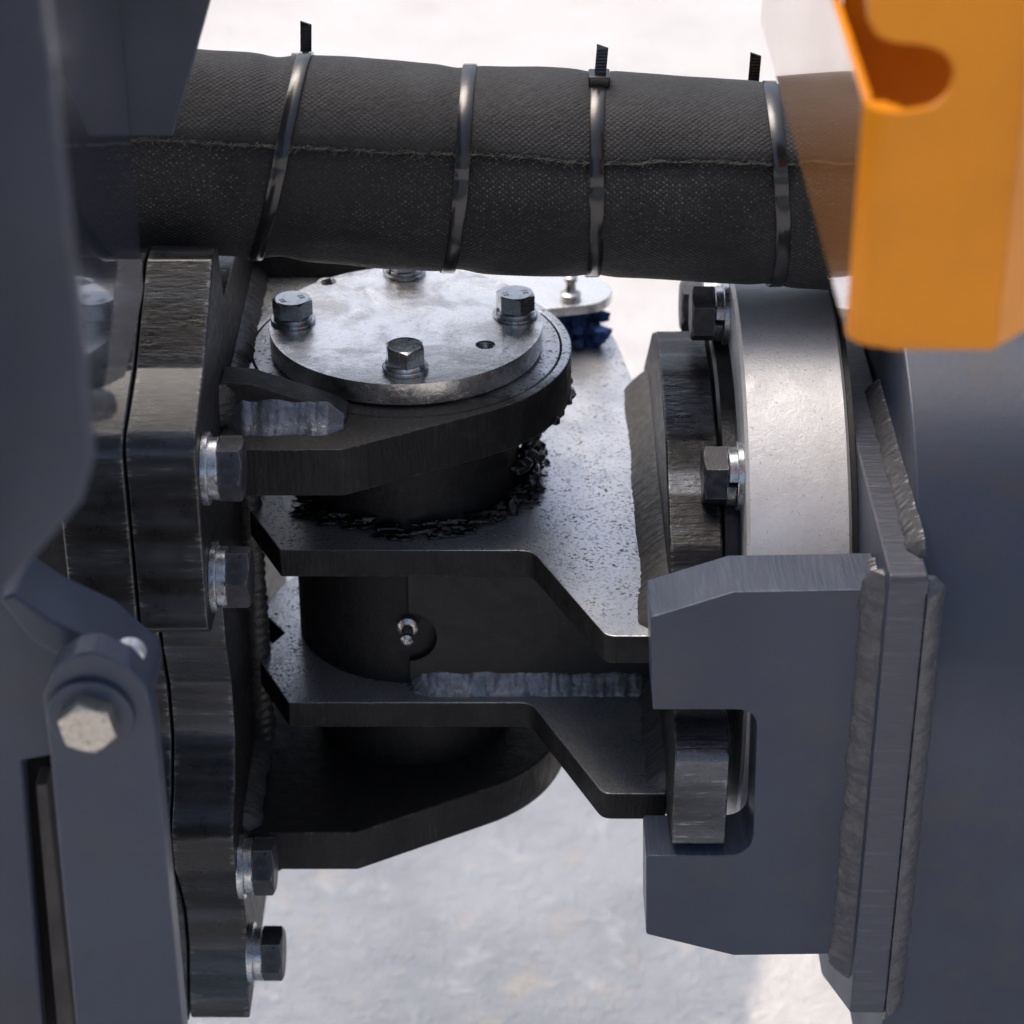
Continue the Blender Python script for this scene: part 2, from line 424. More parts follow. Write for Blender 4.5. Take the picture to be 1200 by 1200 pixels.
def bead(path, r, step=1.1, seed=1, ripple=.16, pitch=3.2, flat=None, ends=True, wob=.12):
    """weld bead: a lumpy rippled tube along a path (mm)"""
    pts = [Vector(p) for p in path]; bm = bmesh.new(); sam = []
    for a, b in zip(pts, pts[1:]):
        k = max(2, int((b - a).length / step))
        sam += [a.lerp(b, i / k) for i in range(k)]
    sam.append(pts[-1]); rings = []; L = 0; N = 14
    rnd = random.Random(seed)
    for i, p in enumerate(sam):
        d = (sam[min(i + 1, len(sam) - 1)] - sam[max(i - 1, 0)]).normalized()
        up = Vector((0, 0, 1)) if abs(d.z) < .8 else Vector((0, 1, 0))
        s = d.cross(up).normalized(); u = s.cross(d)
        if i: L += (p - sam[i - 1]).length
        ring = []
        for j in range(N):
            a = 2 * math.pi * j / N
            ph = L / pitch + .35 * math.cos(a) + .5 * noise.noise(p * .08 + Vector((seed, 0, 0)))
            k = 1 + ripple * (abs(math.sin(math.pi * ph)) - .5) + wob * noise.noise(p * .22 + Vector((seed, j * .4, 0))) + .10 * noise.noise(p * .06 + Vector((0, seed, 3)))
            if ends: k *= min(1, (.35 + (min(i, len(sam) - 1 - i)) / (r * 1.4 / step)))
            ring.append(bm.verts.new(p + (s * math.cos(a) + u * math.sin(a)) * r * k))
        rings.append(ring)
    for a_, b_ in zip(rings, rings[1:]):
        for j in range(N): bm.faces.new((a_[j], a_[(j + 1) % N], b_[(j + 1) % N], b_[j]))
    bm.faces.new(rings[0]); bm.faces.new(rings[-1])
    return bm

def fillet(path, A, B, s, seed=1, bulge=.15, pitch=3.4, ripple=.05, wob=.14, step=.8, tilt=.5, jag=.6, nf=.11):
    """fillet weld laid in the corner of two surfaces: A and B are unit directions along them, s the leg length"""
    A, B = Vector(A).normalized(), Vector(B).normalized(); O = (A + B).normalized()
    pts = [Vector(p) for p in path]; bm = bmesh.new(); sam = []
    for a, b in zip(pts, pts[1:]):
        k = max(2, int((b - a).length / step)); sam += [a.lerp(b, i / k) for i in range(k)]
    sam.append(pts[-1]); rings = []; L = 0; N = 10; n = len(sam)
    for i, p in enumerate(sam):
        if i: L += (p - sam[i - 1]).length
        e = min(1, .45 + min(i, n - 1 - i) * step / (s * 1.1))
        na = noise.noise(p * nf + Vector((seed, 0, 0))) + jag * noise.noise(p * .45 + Vector((seed, 5, 0)))
        nb = noise.noise(p * nf + Vector((0, seed, 9))) + jag * noise.noise(p * .45 + Vector((3, seed, 0)))
        sa, sb = s * e * (1 + wob * na), s * e * (1 + wob * nb)
        ring = [bm.verts.new(p - O * s * .12)]
        for j in range(N + 1):
            t = j / N; q = (p + A * sa).lerp(p + B * sb, t)
            ph = L / pitch - tilt * math.cos(math.pi * (t - .5)) + .35 * noise.noise(p * .15 + Vector((seed, 0, 4)))
            rp = abs(math.sin(math.pi * ph)) - .6
            lift = s * (bulge * (1 + .5 * na) + ripple * rp + .015 * noise.noise(q * .3)) * e
            ring.append(bm.verts.new(q + O * (lift * math.sin(math.pi * t) - (.25 if j in (0, N) else 0))))
        rings.append(ring)
    k = len(rings[0])
    for a_, b_ in zip(rings, rings[1:]):
        for j in range(k): bm.faces.new((a_[j], a_[(j + 1) % k], b_[(j + 1) % k], b_[j]))
    bm.faces.new(rings[0]); bm.faces.new(rings[-1])
    return bm

def lumps(items, seed=3, sub=3, amp=.35, freq=.35):
    """clotted grease or cloth: noisy overlapping blobs in one mesh; items (centre, (rx, ry, rz))"""
    bm = bmesh.new()
    for k, (c, r) in enumerate(items):
        g = bmesh.ops.create_icosphere(bm, subdivisions=sub, radius=1)
        for v in g['verts']:
            n = v.co.normalized()
            d = 1 + amp * noise.noise(n * 1.7 + Vector((k * 3.1, seed, 0))) + amp * .6 * noise.noise(n * 5 + Vector((seed, k * 2.3, 0)))
            v.co = Vector(c) + Vector((n.x * r[0], n.y * r[1], n.z * r[2])) * d
    return bm

# --- bolts: local +Z points out of the surface
def head_bm(af, h, marks=False, z0=0.0):
    bm = bmesh.new(); N = 72; a = af / 2; rings = [[], [], [], []]; rc = a * .955
    for i in range(N):
        t = 2 * math.pi * i / N; loc = ((t + math.pi / 6) % (math.pi / 3)) - math.pi / 6
        rh = a / math.cos(loc)
        drop = (rh - rc) * math.tan(R(28))
        for ring, r, z in ((rings[0], rh, z0), (rings[1], rh, z0 + h - drop), (rings[2], rc, z0 + h), (rings[3], rc * .80, z0 + h - .12)):
            ring.append(bm.verts.new((r * math.cos(t), r * math.sin(t), z)))
    for p, q in zip(rings, rings[1:]):
        for i in range(N): bm.faces.new((p[i], p[(i + 1) % N], q[(i + 1) % N], q[i]))
    bm.faces.new(rings[0]); bm.faces.new(rings[3])
    if marks:
        rnd = random.Random(5)                      # the small raised, worn forging marks near the rim
        for side in (-1, 1):
            for k in range(4):
                x = side * a * .58 + (k % 2 - .5) * a * .17; y = (k // 2 - .5) * a * .25
                g = bmesh.ops.create_cube(bm, size=1)
                for v in g['verts']:
                    v.co = Vector((v.co.x * a * .11 + x, v.co.y * a * .16 + y, v.co.z * .5 + z0 + h))
    return bm

def washer_bm(ro, ri, z0, z1, split=False):
    b = .35
    prof = [(ri, z0), (ro - b, z0), (ro, z0 + b), (ro, z1 - b), (ro - b, z1), (ri, z1)]
    if not split: return lathe(prof, n=64, close=True)
    bm = bmesh.new(); N = 60; rings = []
    for i in range(N + 1):
        t = R(6 + 348 * i / N); dz = (i / N - .5) * .9
        rings.append([bm.verts.new((r * math.cos(t), r * math.sin(t), z + dz)) for r, z in prof])
    k = len(prof)
    for p, q in zip(rings, rings[1:]):
        for j in range(k): bm.faces.new((p[j], p[(j + 1) % k], q[(j + 1) % k], q[j]))
    bm.faces.new(rings[0]); bm.faces.new(rings[-1])
    return bm

def make_bolt(parent, pos, direction, spin, af, h, wo, wh, so_, sh, mhead, mwash, mlock, marks=False):
    q = Vector(direction).to_track_quat('Z', 'Y').to_matrix().to_4x4()
    xf = Matrix.Translation(Vector(pos) * MM) @ q @ Matrix.Rotation(R(spin), 4, 'Z')
    bo = link('bolt', head_bm(af, h, marks, z0=wh + sh), mhead, parent, smooth=24, xf=xf)
    for nm, bmx, mt in (('washer', washer_bm(wo, af * .3, 0, wh), mwash), ('lock_washer', washer_bm(so_, af * .3, wh, wh + sh, True), mlock)):
        c = link(nm, bmx, mt, None, smooth=30, recalc=True); c.parent = bo
    return bo

def copy_bolt(src, parent, pos, direction, spin):
    o = src.copy(); COL.objects.link(o); o.parent = parent
    q = Vector(direction).to_track_quat('Z', 'Y').to_matrix().to_4x4()
    o.matrix_local = Matrix.Translation(Vector(pos) * MM - parent.location) @ q @ Matrix.Rotation(R(spin), 4, 'Z')
    for ch in src.children:
        c = ch.copy(); COL.objects.link(c); c.parent = o
    return o

# ------------------------------------------------------------------ the ground
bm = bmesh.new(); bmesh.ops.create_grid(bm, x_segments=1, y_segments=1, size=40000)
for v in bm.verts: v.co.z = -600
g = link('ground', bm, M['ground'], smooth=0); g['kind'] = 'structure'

# ------------------------------------------------------------------ left: front frame with the two lugs
ff = thing('front_frame', 'black steel pivot frame at the left with two projecting lugs and stacked bolted plates', 'machine frame', (-80, 0, -250))
XF = -80.0
LUGTOP, LUGTH = -12.0, 23.5
prof = [(150, 28), (-46, 34), (-56, 65), (-74, 66), (-124, 38), (-163, 26), (-168, 20), (-168, -66), (-160, -72), (-122, -76), (-118, -84),
        (-117, -108), (-108, -134), (-108, -163), (-122, -186), (-139, -199), (-139, -219), (-126, -240), (-116, -262), (-116, -285), (-128, -309),
        (-128, -322), (150, -322)]
prof_r = rounded(prof, [0, 4, 4, 6, 6, 12, 12, 4, 4, 3, 3, 8, 10, 10, 12, 8, 8, 10, 14, 14, 6, 3, 0], 4)
link('clamp_plate', prism(prof_r, 'X', XF - 29.2, XF), [M['black_dusty'], M['cutX']], ff, bevel=1.2)
prof_b = [(a - 1.5 if a < 0 else a, b - .6) for a, b in prof_r]
link('frame_plate', prism(prof_b, 'X', XF - 58, XF - 30.0), [M['black_dusty'], M['cutX']], ff, bevel=1.6, label='inner frame plate behind the dark seam')

def lug_outline():
    return hull([(XF + .0, 105), (XF, -105), (-25, -105), (-25, 105)] + circ(0, 0, 79, 96))
def ring_prism(outline, rin, lo_, hi_):
    angs = sorted([2 * math.pi * i / 144 for i in range(144)] + [math.atan2(b, a) % (2 * math.pi) for a, b in outline if abs(b) > 100 or a < -70])
    angs = [a for i, a in enumerate(angs) if i == 0 or a - angs[i - 1] > 1e-3]
    def hit(t):
        d = Vector((math.cos(t), math.sin(t))); best = None
        for p, q in zip(outline, outline[1:] + outline[:1]):
            p, q = Vector(p), Vector(q); e = q - p; den = d.x * e.y - d.y * e.x
            if abs(den) < 1e-9: continue
            u = (p.x * e.y - p.y * e.x) / den; v = (p.x * d.y - p.y * d.x) / den
            if u > 0 and -1e-6 <= v <= 1 + 1e-6 and (best is None or u > best): best = u
        return d * best
    bm = bmesh.new(); rows = []
    for t in angs:
        o = hit(t); i = Vector((math.cos(t), math.sin(t))) * rin
        rows.append([bm.verts.new((p.x, p.y, z)) for p, z in ((i, lo_), (o, lo_), (o, hi_), (i, hi_))])
    for p, q in zip(rows, rows[1:] + rows[:1]):
        for j, mi in ((0, 0), (1, 1), (2, 0), (3, 1)):
            bm.faces.new((p[j], q[j], q[(j + 1) % 4], p[(j + 1) % 4])).material_index = mi
    return bm
lo = lug_outline()
link('upper_lug', ring_prism(lo, 74.2, LUGTOP - LUGTH, LUGTOP), [M['lugtop'], M['cutZ']], ff, bevel=.9)
link('lower_lug', prism([(a * 1.0, b) for a, b in lo], 'Z', -246, -223), [M['black_deep'], M['cutZ']], ff, bevel=.9)
link('bushing_ring', lathe([(60, -34), (73.6, -34), (73.6, -12.5), (73.2, -12.0), (60, -12.0)], close=True, n=128), M['lugtop'], ff, smooth=30)
# pin boss under the upper lug and over the lower one
link('pin_boss', lathe([(54, -36), (54, -76), (56.5, -81.6)], n=96), M['black_deep'], ff, smooth=30)
link('lower_boss', lathe([(40, -183.4), (46, -184), (50, -205), (50, -222.9)], n=96), M['black_deep'], ff, smooth=30)
# gusset on the upper lug, with its glossy fillet weld
gz = LUGTOP + .2
link('gusset', prism([(XF, gz), (XF, 9), (-66, 8), (-30, -5), (-24, -9), (-24, gz)], 'Y', -80, -64), [M['black_dusty'], M['black_dusty']], ff, bevel=1.0)
link('weld_bead', fillet([(-78, -80, gz - .2), (-52, -80, gz - .2), (-25, -80, gz - .2)], (0, -1, 0), (0, 0, 1), 11.5, seed=4, bulge=-.06, ripple=.008, pitch=5, jag=.3), M['weldshine'], ff, smooth=70, label='shiny fillet weld along the gusset')
link('weld_bead', fillet([(XF, -64, LUGTOP), (XF, 10, LUGTOP), (XF, 104, LUGTOP)], (1, 0, 0), (0, 0, 1), 7.5, seed=9, bulge=.1, ripple=.05), M['welddust'], ff, smooth=70, label='dusty weld where the upper lug meets the frame plate')
link('weld_bead', fillet([(XF, -80, 8), (XF, -80, -14)], (1, 0, 0), (0, -1, 0), 7, seed=19), M['welddust'], ff, smooth=70)
link('weld_bead', bead([(-76, -32, -40), (-76, -31, -120), (-76, -33, -222)], 5.5, seed=12, ripple=.2, pitch=5), M['welddust'], ff, smooth=70, label='brown dusty weld running down the frame plate')
link('weld_bead', fillet([(XF, -104, -223), (XF, 60, -223)], (1, 0, 0), (0, 0, 1), 8, seed=13), M['welddark'], ff, smooth=70)
link('rib', prism([(XF, -246.5), (XF, -262), (-72, -262), (-50, -247.0)], 'Y', -92, -76), [M['black'], M['cutZ']], ff, bevel=.8)
prof_c = [(max(a, -96) if a < 0 else a, b) for a, b in [(150, 20), (-60, 24), (-118, -40), (-118, -322), (150, -322)]]
link('frame_body', prism(prof_c, 'X', XF - 150, XF - 58.4), [M['black'], M['black']], ff, bevel=2)
# a second frame web standing behind the hose
link('rear_gusset', prism([(XF, gz), (XF, 22), (-55, 18), (-20, 4), (-20, gz)], 'Y', 78, 92), [M['black'], M['black']], ff, bevel=1.0)
b0 = make_bolt(ff, (XF, -149, 3), (1, 0, 0), 30, 24, 10.2, 15.6, 3.0, 13.4, 4.2, M['head'], M['zinc'], M['zinc'])
copy_bolt(b0, ff, (XF, -147, -52), (1, 0, 0), 12)
copy_bolt(b0, ff, (XF, -125, -228), (1, 0, 0), 20)
copy_bolt(b0, ff, (XF, -113, -292), (1, 0, 0), 33)

# ------------------------------------------------------------------ the pin's cover plate
cp = thing('pin_cover', 'round silver steel cover plate with four hex bolts lying on the pivot pin', 'cover plate', (0, 0, -10))
holes = [circ(-41, 47, 4.7, 20), circ(38, -24, 4.7, 20)]
link('disc', prism(circ(0, 0, 65, 128), 'Z', -10.4, 0, holes), [M['silver'], M['silver']], cp, bevel=.7)
for hx, hy in ((-41, 47), (38, -24)):
    prof_t = []
    for k in range(9):
        prof_t += [(4.68, -8.8 + k * .95), (4.15, -8.8 + k * .95 + .47)]
    tb = lathe(prof_t, n=24, c=(hx, hy, 0)); 
    tb.faces.ensure_lookup_table(); 
    top = [f for f in tb.faces if len(f.verts) > 4 and f.calc_center_median().z > -4]
    bmesh.ops.delete(tb, geom=top, context='FACES')
    link('thread', tb, M['zincbolt'], cp, smooth=20)
link('pin', lathe([(59, -36), (59, -9.6)], n=96), M['silver'], cp, smooth=30)
c0 = make_bolt(cp, (1.5, -49, 0), (0, 0, 1), 8, 16.6, 8.2, 10.7, 1.9, 9.2, 2.1, M['zincbolt'], M['zincbolt'], M['zinc'], marks=True)
for (x, y, s) in ((-54, 1.5, 27), (52, 8, 15), (-3, 57, 40)): copy_bolt(c0, cp, (x, y, 0), (0, 0, 1), s)

# ------------------------------------------------------------------ the swivel yoke in the middle
yk = thing('swivel_yoke', 'black welded swivel yoke of two stepped plates held between the lugs', 'pivot yoke', (20, 0, -183))
Z1, Z2, TH = -82.0, -168.0, 14.5
XW = 121.0
def yoke(back):
    arc = circ(0, 0, 77.5, 20, 170, 95)                   # rounded end behind the chamfered front tip
    return ([(XW, -148), (92, -148), (59.5, -74.5), (-58, -74.5), (-77, -34), (-65, -12), (-76.8, 6)] + arc + [(20, back), (XW, back)])
yo = yoke(103)
yr = rounded(yo, [0, 7, 9, 0, 0, 0] + [0] * (len(yo) - 6), 5)
link('upper_plate', prism(yr, 'Z', Z1 - TH, Z1), [M['speck'], M['cutZ']], yk, bevel=.7)
link('lower_plate', prism(yr, 'Z', Z2 - TH, Z2), [M['speck'], M['cutZ']], yk, bevel=.7)
link('hub', lathe([(57.5, Z2 + .2), (57.5, Z1 - TH - .2)], n=128), M['black_deep'], yk, smooth=30)
wo = [(0.5, Z2 + .2)] + [(0.5 + 13.5 * math.cos(R(a)), -139 + 13.5 * math.sin(R(a))) for a in range(-90, 91, 12)] + [(0.5, Z1 - TH - .2), (XW, Z1 - TH - .2), (XW, Z2 + .2)]
link('web', prism(wo, 'Y', -61, -46), [M['web'], M['black_deep']], yk, bevel=.6)
link('weld_bead', fillet([(1, -61, Z2), (55, -61, Z2), (95, -61, Z2), (119, -61, Z2)], (0, -1, 0), (0, 0, 1), 8.4, seed=21, bulge=-.03, ripple=.014, pitch=3.8, wob=.16, tilt=1.3, jag=.4), M['weldshine'], yk, smooth=70, label='shiny rippled weld along the bottom of the web')
link('weld_bead', fillet([(XW, 98, Z1), (XW, 40, Z1), (XW, -30, Z1), (XW, -110, Z1), (XW, -146, Z1)], (-1, 0, 0), (0, 0, 1), 12.5, seed=23, bulge=.05, ripple=0, pitch=11, wob=.22, jag=.18, nf=.03), M['welddark'], yk, smooth=70, label='thick grey weld joining the upper plate to the end flange')
link('weld_bead', fillet([(XW, 20, Z2), (XW, -60, Z2), (XW, -146, Z2)], (-1, 0, 0), (0, 0, 1), 9, seed=24, bulge=0), M['welddark'], yk, smooth=70)
link('weld_bead', bead([(118, -142, Z2 - TH - 2), (118, -40, Z2 - TH - 2)], 5, seed=25), M['welddark'], yk, smooth=70)
fl = [(60, -34), (30, -19), (-12, -19), (-62, -30), (-112, -58), (-146, -96), (-188, -119), (-188, -166), (-150, -176), (-112, -206), (-60, -236), (60, -236), (120, -180), (120, -84)]
flr = rounded(fl, [10, 14, 14, 14, 14, 10, 6, 2, 8, 14, 14, 14, 14, 14], 4)
link('end_flange', prism(flr, 'X', XW, XW + 24), [M['black'], M['cutXd']], yk, bevel=1.3)
gn = link('grease_nipple', lathe([(5.2, -61), (5.2, -63.4), (4.2, -64.2), (2.9, -64.6), (2.9, -70), (2.2, -71), (2.2, -72), (3.0, -72.6), (3.0, -74.6), (1.6, -75.6), (.9, -75.2), (0.01, -74.6)], axis='Y', c=(0, 3, -134), n=24), M['nipple'], yk, smooth=35)
# clotted grease round the boss on the upper plate
def grease(items, label, seed, voxel=.8, amp=.5):
    o = link('grease', lumps(items, seed=seed, amp=amp, sub=2), M['grease'], yk, smooth=180, label=label)
    o['kind'] = 'stuff'
    rm = o.modifiers.new('merge', 'REMESH'); rm.mode = 'VOXEL'; rm.voxel_size = voxel * MM; rm.use_smooth_shade = True
    sm = o.modifiers.new('soften', 'SMOOTH'); sm.iterations = 14; sm.factor = .5
    return o
rnd = random.Random(11); it = []
for k in range(40):                                      # clot hanging on the boss's right flank
    a = R(rnd.gauss(2, 17)); u = rnd.random(); r_ = 57 + rnd.uniform(0, 7) * (1 - .3 * u)
    it.append(((r_ * math.cos(a), r_ * math.sin(a), -81 + 45 * u * rnd.uniform(.5, 1)), (rnd.uniform(1.8, 6), rnd.uniform(1.8, 6.5), rnd.uniform(2, 7))))
for k in range(26):                                      # drips under the lug's rim
    a = R(rnd.uniform(-38, 20)); r_ = rnd.uniform(70, 78)
    it.append(((r_ * math.cos(a), r_ * math.sin(a), rnd.uniform(-37, -34.5)), (rnd.uniform(2.5, 5), rnd.uniform(2.5, 6), rnd.uniform(1.4, 3.4))))
for k in range(26):                                      # crumbs thrown onto the plate
    a = R(rnd.uniform(-26, 30)); r_ = rnd.uniform(64, 70)
    it.append(((r_ * math.cos(a), r_ * math.sin(a), rnd.uniform(-81.5, -76)), (rnd.uniform(.9, 2.2), rnd.uniform(.9, 2.2), rnd.uniform(.8, 2))))
grease(it, 'moist black grease clotted round the upper boss', 3, .7, .6)
it = []
for k in range(150):                                     # squeezed-out collar at the foot of the boss
    a = R(rnd.uniform(205, 345)); w_ = rnd.random() ** 1.5; r_ = 57.5 + 9 * w_
    it.append(((r_ * math.cos(a), r_ * math.sin(a), -81.6 + 6 * (1 - w_) * rnd.uniform(.3, 1)), (rnd.uniform(2.5, 7), rnd.uniform(.8, 1.7), rnd.uniform(.7, 1.5))))
grease(it, 'smeared ridge of shiny grease at the foot of the boss', 8, .45, .5)

# ------------------------------------------------------------------ slewing bearing on the right
br = thing('slewing_bearing', 'wide bright silver bearing ring standing upright behind the notched bracket', 'bearing', (180, 0, -282))
AX = (0, 0, -132)
link('outer_ring', lathe([(118, 154.5), (148, 154.5), (150, 156), (150, 199.5), (148.6, 201), (118, 201)], axis='X', c=AX, n=192, close=True), M['ring'], br, smooth=25)
link('inner_ring', lathe([(80, 146), (116, 146), (117.5, 147.5), (117.5, 153.5), (114, 153.5), (114, 200), (80, 200)], axis='X', c=AX, n=160, close=True), M['innerring'], br, smooth=25)
link('seal', lathe([(114.5, 153.6), (118.2, 153.6), (118.2, 156), (114.5, 156)], axis='X', c=AX, n=128, close=True), M['seal'], br)
link('dark_seam', lathe([(120, 201.2), (149.2, 201.2), (149.2, 203.6), (120, 203.6)], axis='X', c=AX, n=160, close=True), M['seal'], br)
def on_ring(deg, r=131): return (154.5, -r * math.cos(R(deg)), -132 + r * math.sin(R(deg)))
d0 = make_bolt(br, on_ring(48), (-1, 0, 0), 10, 24, 11, 15.6, 3.0, 13.4, 4.2, M['head'], M['zinc'], M['zinc'])
for deg, s in ((96, 6), (128, 20), (10, 40)): copy_bolt(d0, br, on_ring(deg), (-1, 0, 0), s)

# ------------------------------------------------------------------ right: slate-blue rear frame
rf = thing('rear_frame', 'slate blue welded rear frame with a notched bracket plate on its side', 'machine frame', (240, -100, -300))
YB = -190.0
def bp(px, py):
    q = at(px, py, 'Y', YB); return (q.x, q.z)
nb = [bp(*q) for q in ((762, 724), (860, 694), (1032, 691), (1008, 1118), (860, 1120), (757, 1095), (757, 1003), (882, 1003), (888, 832), (765, 832))]
nb_r = rounded(nb, [1, 2, 0, 0, 2, 2, 2, 12, 10, 1], 8)
link('notched_bracket', prism(nb_r, 'Y', YB, YB + 30), [M['blue'], M['bluecutY']], rf, bevel=.8)
BX0, BX1 = 207.0, 222.5
bpz = [(-206, -16), (-206, -248), (-120, -300), (160, -300), (160, -6), (40, -14)]
link('base_plate', prism(rounded(bpz, [4, 3, 10, 0, 0, 40], 4), 'X', BX0 - 3.2, BX1 - 2.5), [M['blue'], M['bluecutX']], rf, bevel=1.2)
link('weld_bead', fillet([(203.8, -190, -22), (203.8, -190, -100), (203.8, -190, -180), (203.8, -190, -238)], (-1, 0, 0), (0, -1, 0), 9, seed=31, bulge=.05, ripple=.02, pitch=5.5, wob=.10, jag=.25), M['weldblue'], rf, smooth=70, label='painted weld down the bracket edge')
link('weld_bead', fillet([(203.8, -160, -40), (203.8, -178, -40), (203.8, -197, -40)], (-1, 0, 0), (0, 0, 1), 10, seed=33, bulge=.25, ripple=.06, wob=.25), M['weldblue'], rf, smooth=70)
link('weld_bead', fillet([(220, -198.2, -20), (220, -198.2, -120), (220, -198.2, -256)], (1, 0, 0), (0, -1, 0), 9, seed=32, bulge=.08, ripple=.02, pitch=5.5, wob=.1, jag=.25), M['weldblue'], rf, smooth=70, label='painted weld between base plate and housing')
link('weld_bead', fillet([(220.4, -40, -15), (220.4, -110, -16), (220.4, -190, -16)], (-1, 0, 0), (0, 0, 1), 7, seed=35, bulge=.12, ripple=.05, pitch=6), M['weldblue'], rf, smooth=70)
hp = [(-198, -330)] + [(-48 - 150 * math.cos(R(t)), -110 + 150 * math.sin(R(t))) for t in range(0, 91, 5)] + [(200, 44), (200, -330)]
link('housing', prism(hp, 'X', 220.6, 420), [M['blue'], M['blue']], rf, bevel=1.6, smooth=40)

# ------------------------------------------------------------------ the sleeved hose across the top
hs = thing('hose_sleeve', 'thick black woven protective hose sleeve running across the gap', 'hose', (40, 0, 78))
def axis_pt(x):
    t = (x + 106) / 294.0
    return Vector((x, 0, 87.5 - 18 * t + 4.0 * math.sin(math.pi * min(max(t, 0), 1)) * -0.35))
TIES = [(-56, 27, 190), (26, 12, 200), (88, 3, 195), (170.5, -4, 205)]     # x at mid height, lean (mm top to bottom)
SEAM = R(150.0)                                           # angle from +Y towards +Z: the flap's edge faces the camera
RH = 46.0
def pinch(x):
    return sum(1.5 * math.exp(-((x - t[0]) / 7.0) ** 2) for t in TIES)
def hose_r(x, a):
    n = noise.noise(Vector((x * .012, math.cos(a) * 1.4, math.sin(a) * 1.4))) * 2.3
    n += noise.noise(Vector((x * .05, math.cos(a) * 3, math.sin(a) * 3 + 9))) * .45
    return RH + n - pinch(x)
bm = bmesh.new(); uvl = bm.loops.layers.uv.new('UVMap')
NX, NA = 230, 150; X0, X1 = -240.0, 300.0; SPAN = 2 * math.pi + .55
grid = []
for i in range(NX + 1):
    x = X0 + (X1 - X0) * i / NX; c = axis_pt(x); row = []
    se = SEAM + .05 * noise.noise(Vector((x * .017, 0, 4))) + .018 * noise.noise(Vector((x * .09, 0, 7))) - .00045 * (x - 40)
    for j in range(NA + 1):
        t = j / NA; a = se - SPAN * t                      # starts at the outer flap edge, winds over the top and round underneath it
        r_ = hose_r(x, a) + 2.6 * min(1, max(0, 1 - (t - .0) / .72)) ** .7
        if t < .012: r_ -= .5
        row.append((bm.verts.new((c.x, c.y + r_ * math.cos(a), c.z + r_ * math.sin(a))), x * MM, t * SPAN * RH * MM / .3))
    grid.append(row)
for i in range(NX):
    for j in range(NA):
        q = (grid[i][j], grid[i + 1][j], grid[i + 1][j + 1], grid[i][j + 1])
        f = bm.faces.new([k[0] for k in q])
        for lp, k in zip(f.loops, q): lp[uvl].uv = (k[1], k[2] * .3)
sv = link('sleeve_wrap', bm, M['sleeve'], hs, smooth=180)
sd_ = sv.modifiers.new('cloth', 'SOLIDIFY'); sd_.thickness = .0017; sd_.offset = -1
# frayed yarn along the flap's edge
bm = bmesh.new(); rnd = random.Random(17)
def strand(p0, p1, p2, r0):
    pr = None
    for k in range(5):
        t = k / 4; p = p0 * (1 - t) ** 2 + p1 * 2 * t * (1 - t) + p2 * t * t
        ring = [bm.verts.new(p + Vector((0, r0 * math.cos(b), r0 * math.sin(b))) + Vector((r0 * math.sin(b * 2) * .5, 0, 0))) for b in (0, 2.1, 4.2)]
        if pr:
            for b in range(3): bm.faces.new((pr[b], pr[(b + 1) % 3], ring[(b + 1) % 3], ring[b]))
        pr = ring
def seam_pt(x, up=0.0, out=0.0):
    a = SEAM + .05 * noise.noise(Vector((x * .017, 0, 4))) + .018 * noise.noise(Vector((x * .09, 0, 7))) - .00045 * (x - 40) + up / RH
    r_ = hose_r(x, a) + 2.0 + out
    c = axis_pt(x); return Vector((x, r_ * math.cos(a), c.z + r_ * math.sin(a)))
for k in range(1500):
    x = rnd.uniform(-150, 215); dens = noise.noise(Vector((x * .05, 3, 0)))
    long = rnd.random() < .16 + .15 * max(0, dens) * (1 if x < 80 else .4)
    l = rnd.uniform(1.5, 4.5) if long else rnd.uniform(.5, 1.6)
    p0 = seam_pt(x, rnd.uniform(-1.0, .4), rnd.uniform(-.7, .3))
    dx = rnd.uniform(-3.5, 3.5)
    p2 = seam_pt(x + dx, rnd.uniform(.2, .9) * l * (1 if rnd.random() < .75 else -.9), rnd.uniform(-.3, .9))
    strand(p0, (p0 + p2) / 2 + Vector((0, -rnd.uniform(0, .8), 0)), p2, rnd.uniform(.07, .15))
fy = link('frayed_edge', bm, M['fray'], hs, smooth=180); fy['kind'] = 'stuff'
# rolled selvedge strip: the cut end of the flap
bm = bmesh.new(); pr = None
for k in range(461):
    x = -238 + k * 1.15; q = seam_pt(x, .05, -.9)
    rr_ = .95 + .35 * noise.noise(Vector((x * .3, 0, 0)))
    ring = [bm.verts.new(q + Vector((0, rr_ * math.cos(b), rr_ * math.sin(b)))) for b in (0, 1.05, 2.1, 3.14, 4.2, 5.25)]
    if pr:
        for b in range(6): bm.faces.new((pr[b], pr[(b + 1) % 6], ring[(b + 1) % 6], ring[b]))
    pr = ring
link('flap_edge', bm, M['flap'], hs, smooth=180)

def tie_ring(x0, lean, w_=6.3, th=1.3, n=120):
    bm = bmesh.new(); rings = []
    for k in range(n):
        a = 2 * math.pi * k / n; x = x0 + lean * .5 * math.sin(a) + 1.2 * math.sin(a * 2 + x0)
        c = axis_pt(x); s = 2.6 * min(1, max(0, 1 - (((SEAM - a) % (2 * math.pi)) / SPAN) / .72)) ** .7
        r_ = hose_r(x, a) + s + .15
        if ((SEAM - a) % (2 * math.pi)) > 2 * math.pi - .16: r_ += 1.6
        d = Vector((0, math.cos(a), math.sin(a)))
        row = []
        for (dx, dr) in ((-w_ / 2, 0), (-w_ / 2, th * .75), (-w_ / 2 + .5, th), (w_ / 2 - .5, th), (w_ / 2, th * .75), (w_ / 2, 0)):
            row.append(bm.verts.new(Vector((x + dx, 0, c.z)) + d * (r_ + dr)))
        rings.append(row)
    for k in range(n):
        p, q = rings[k], rings[(k + 1) % n]
        for j in range(6): bm.faces.new((p[j], p[(j + 1) % 6], q[(j + 1) % 6], q[j]))
    return bm
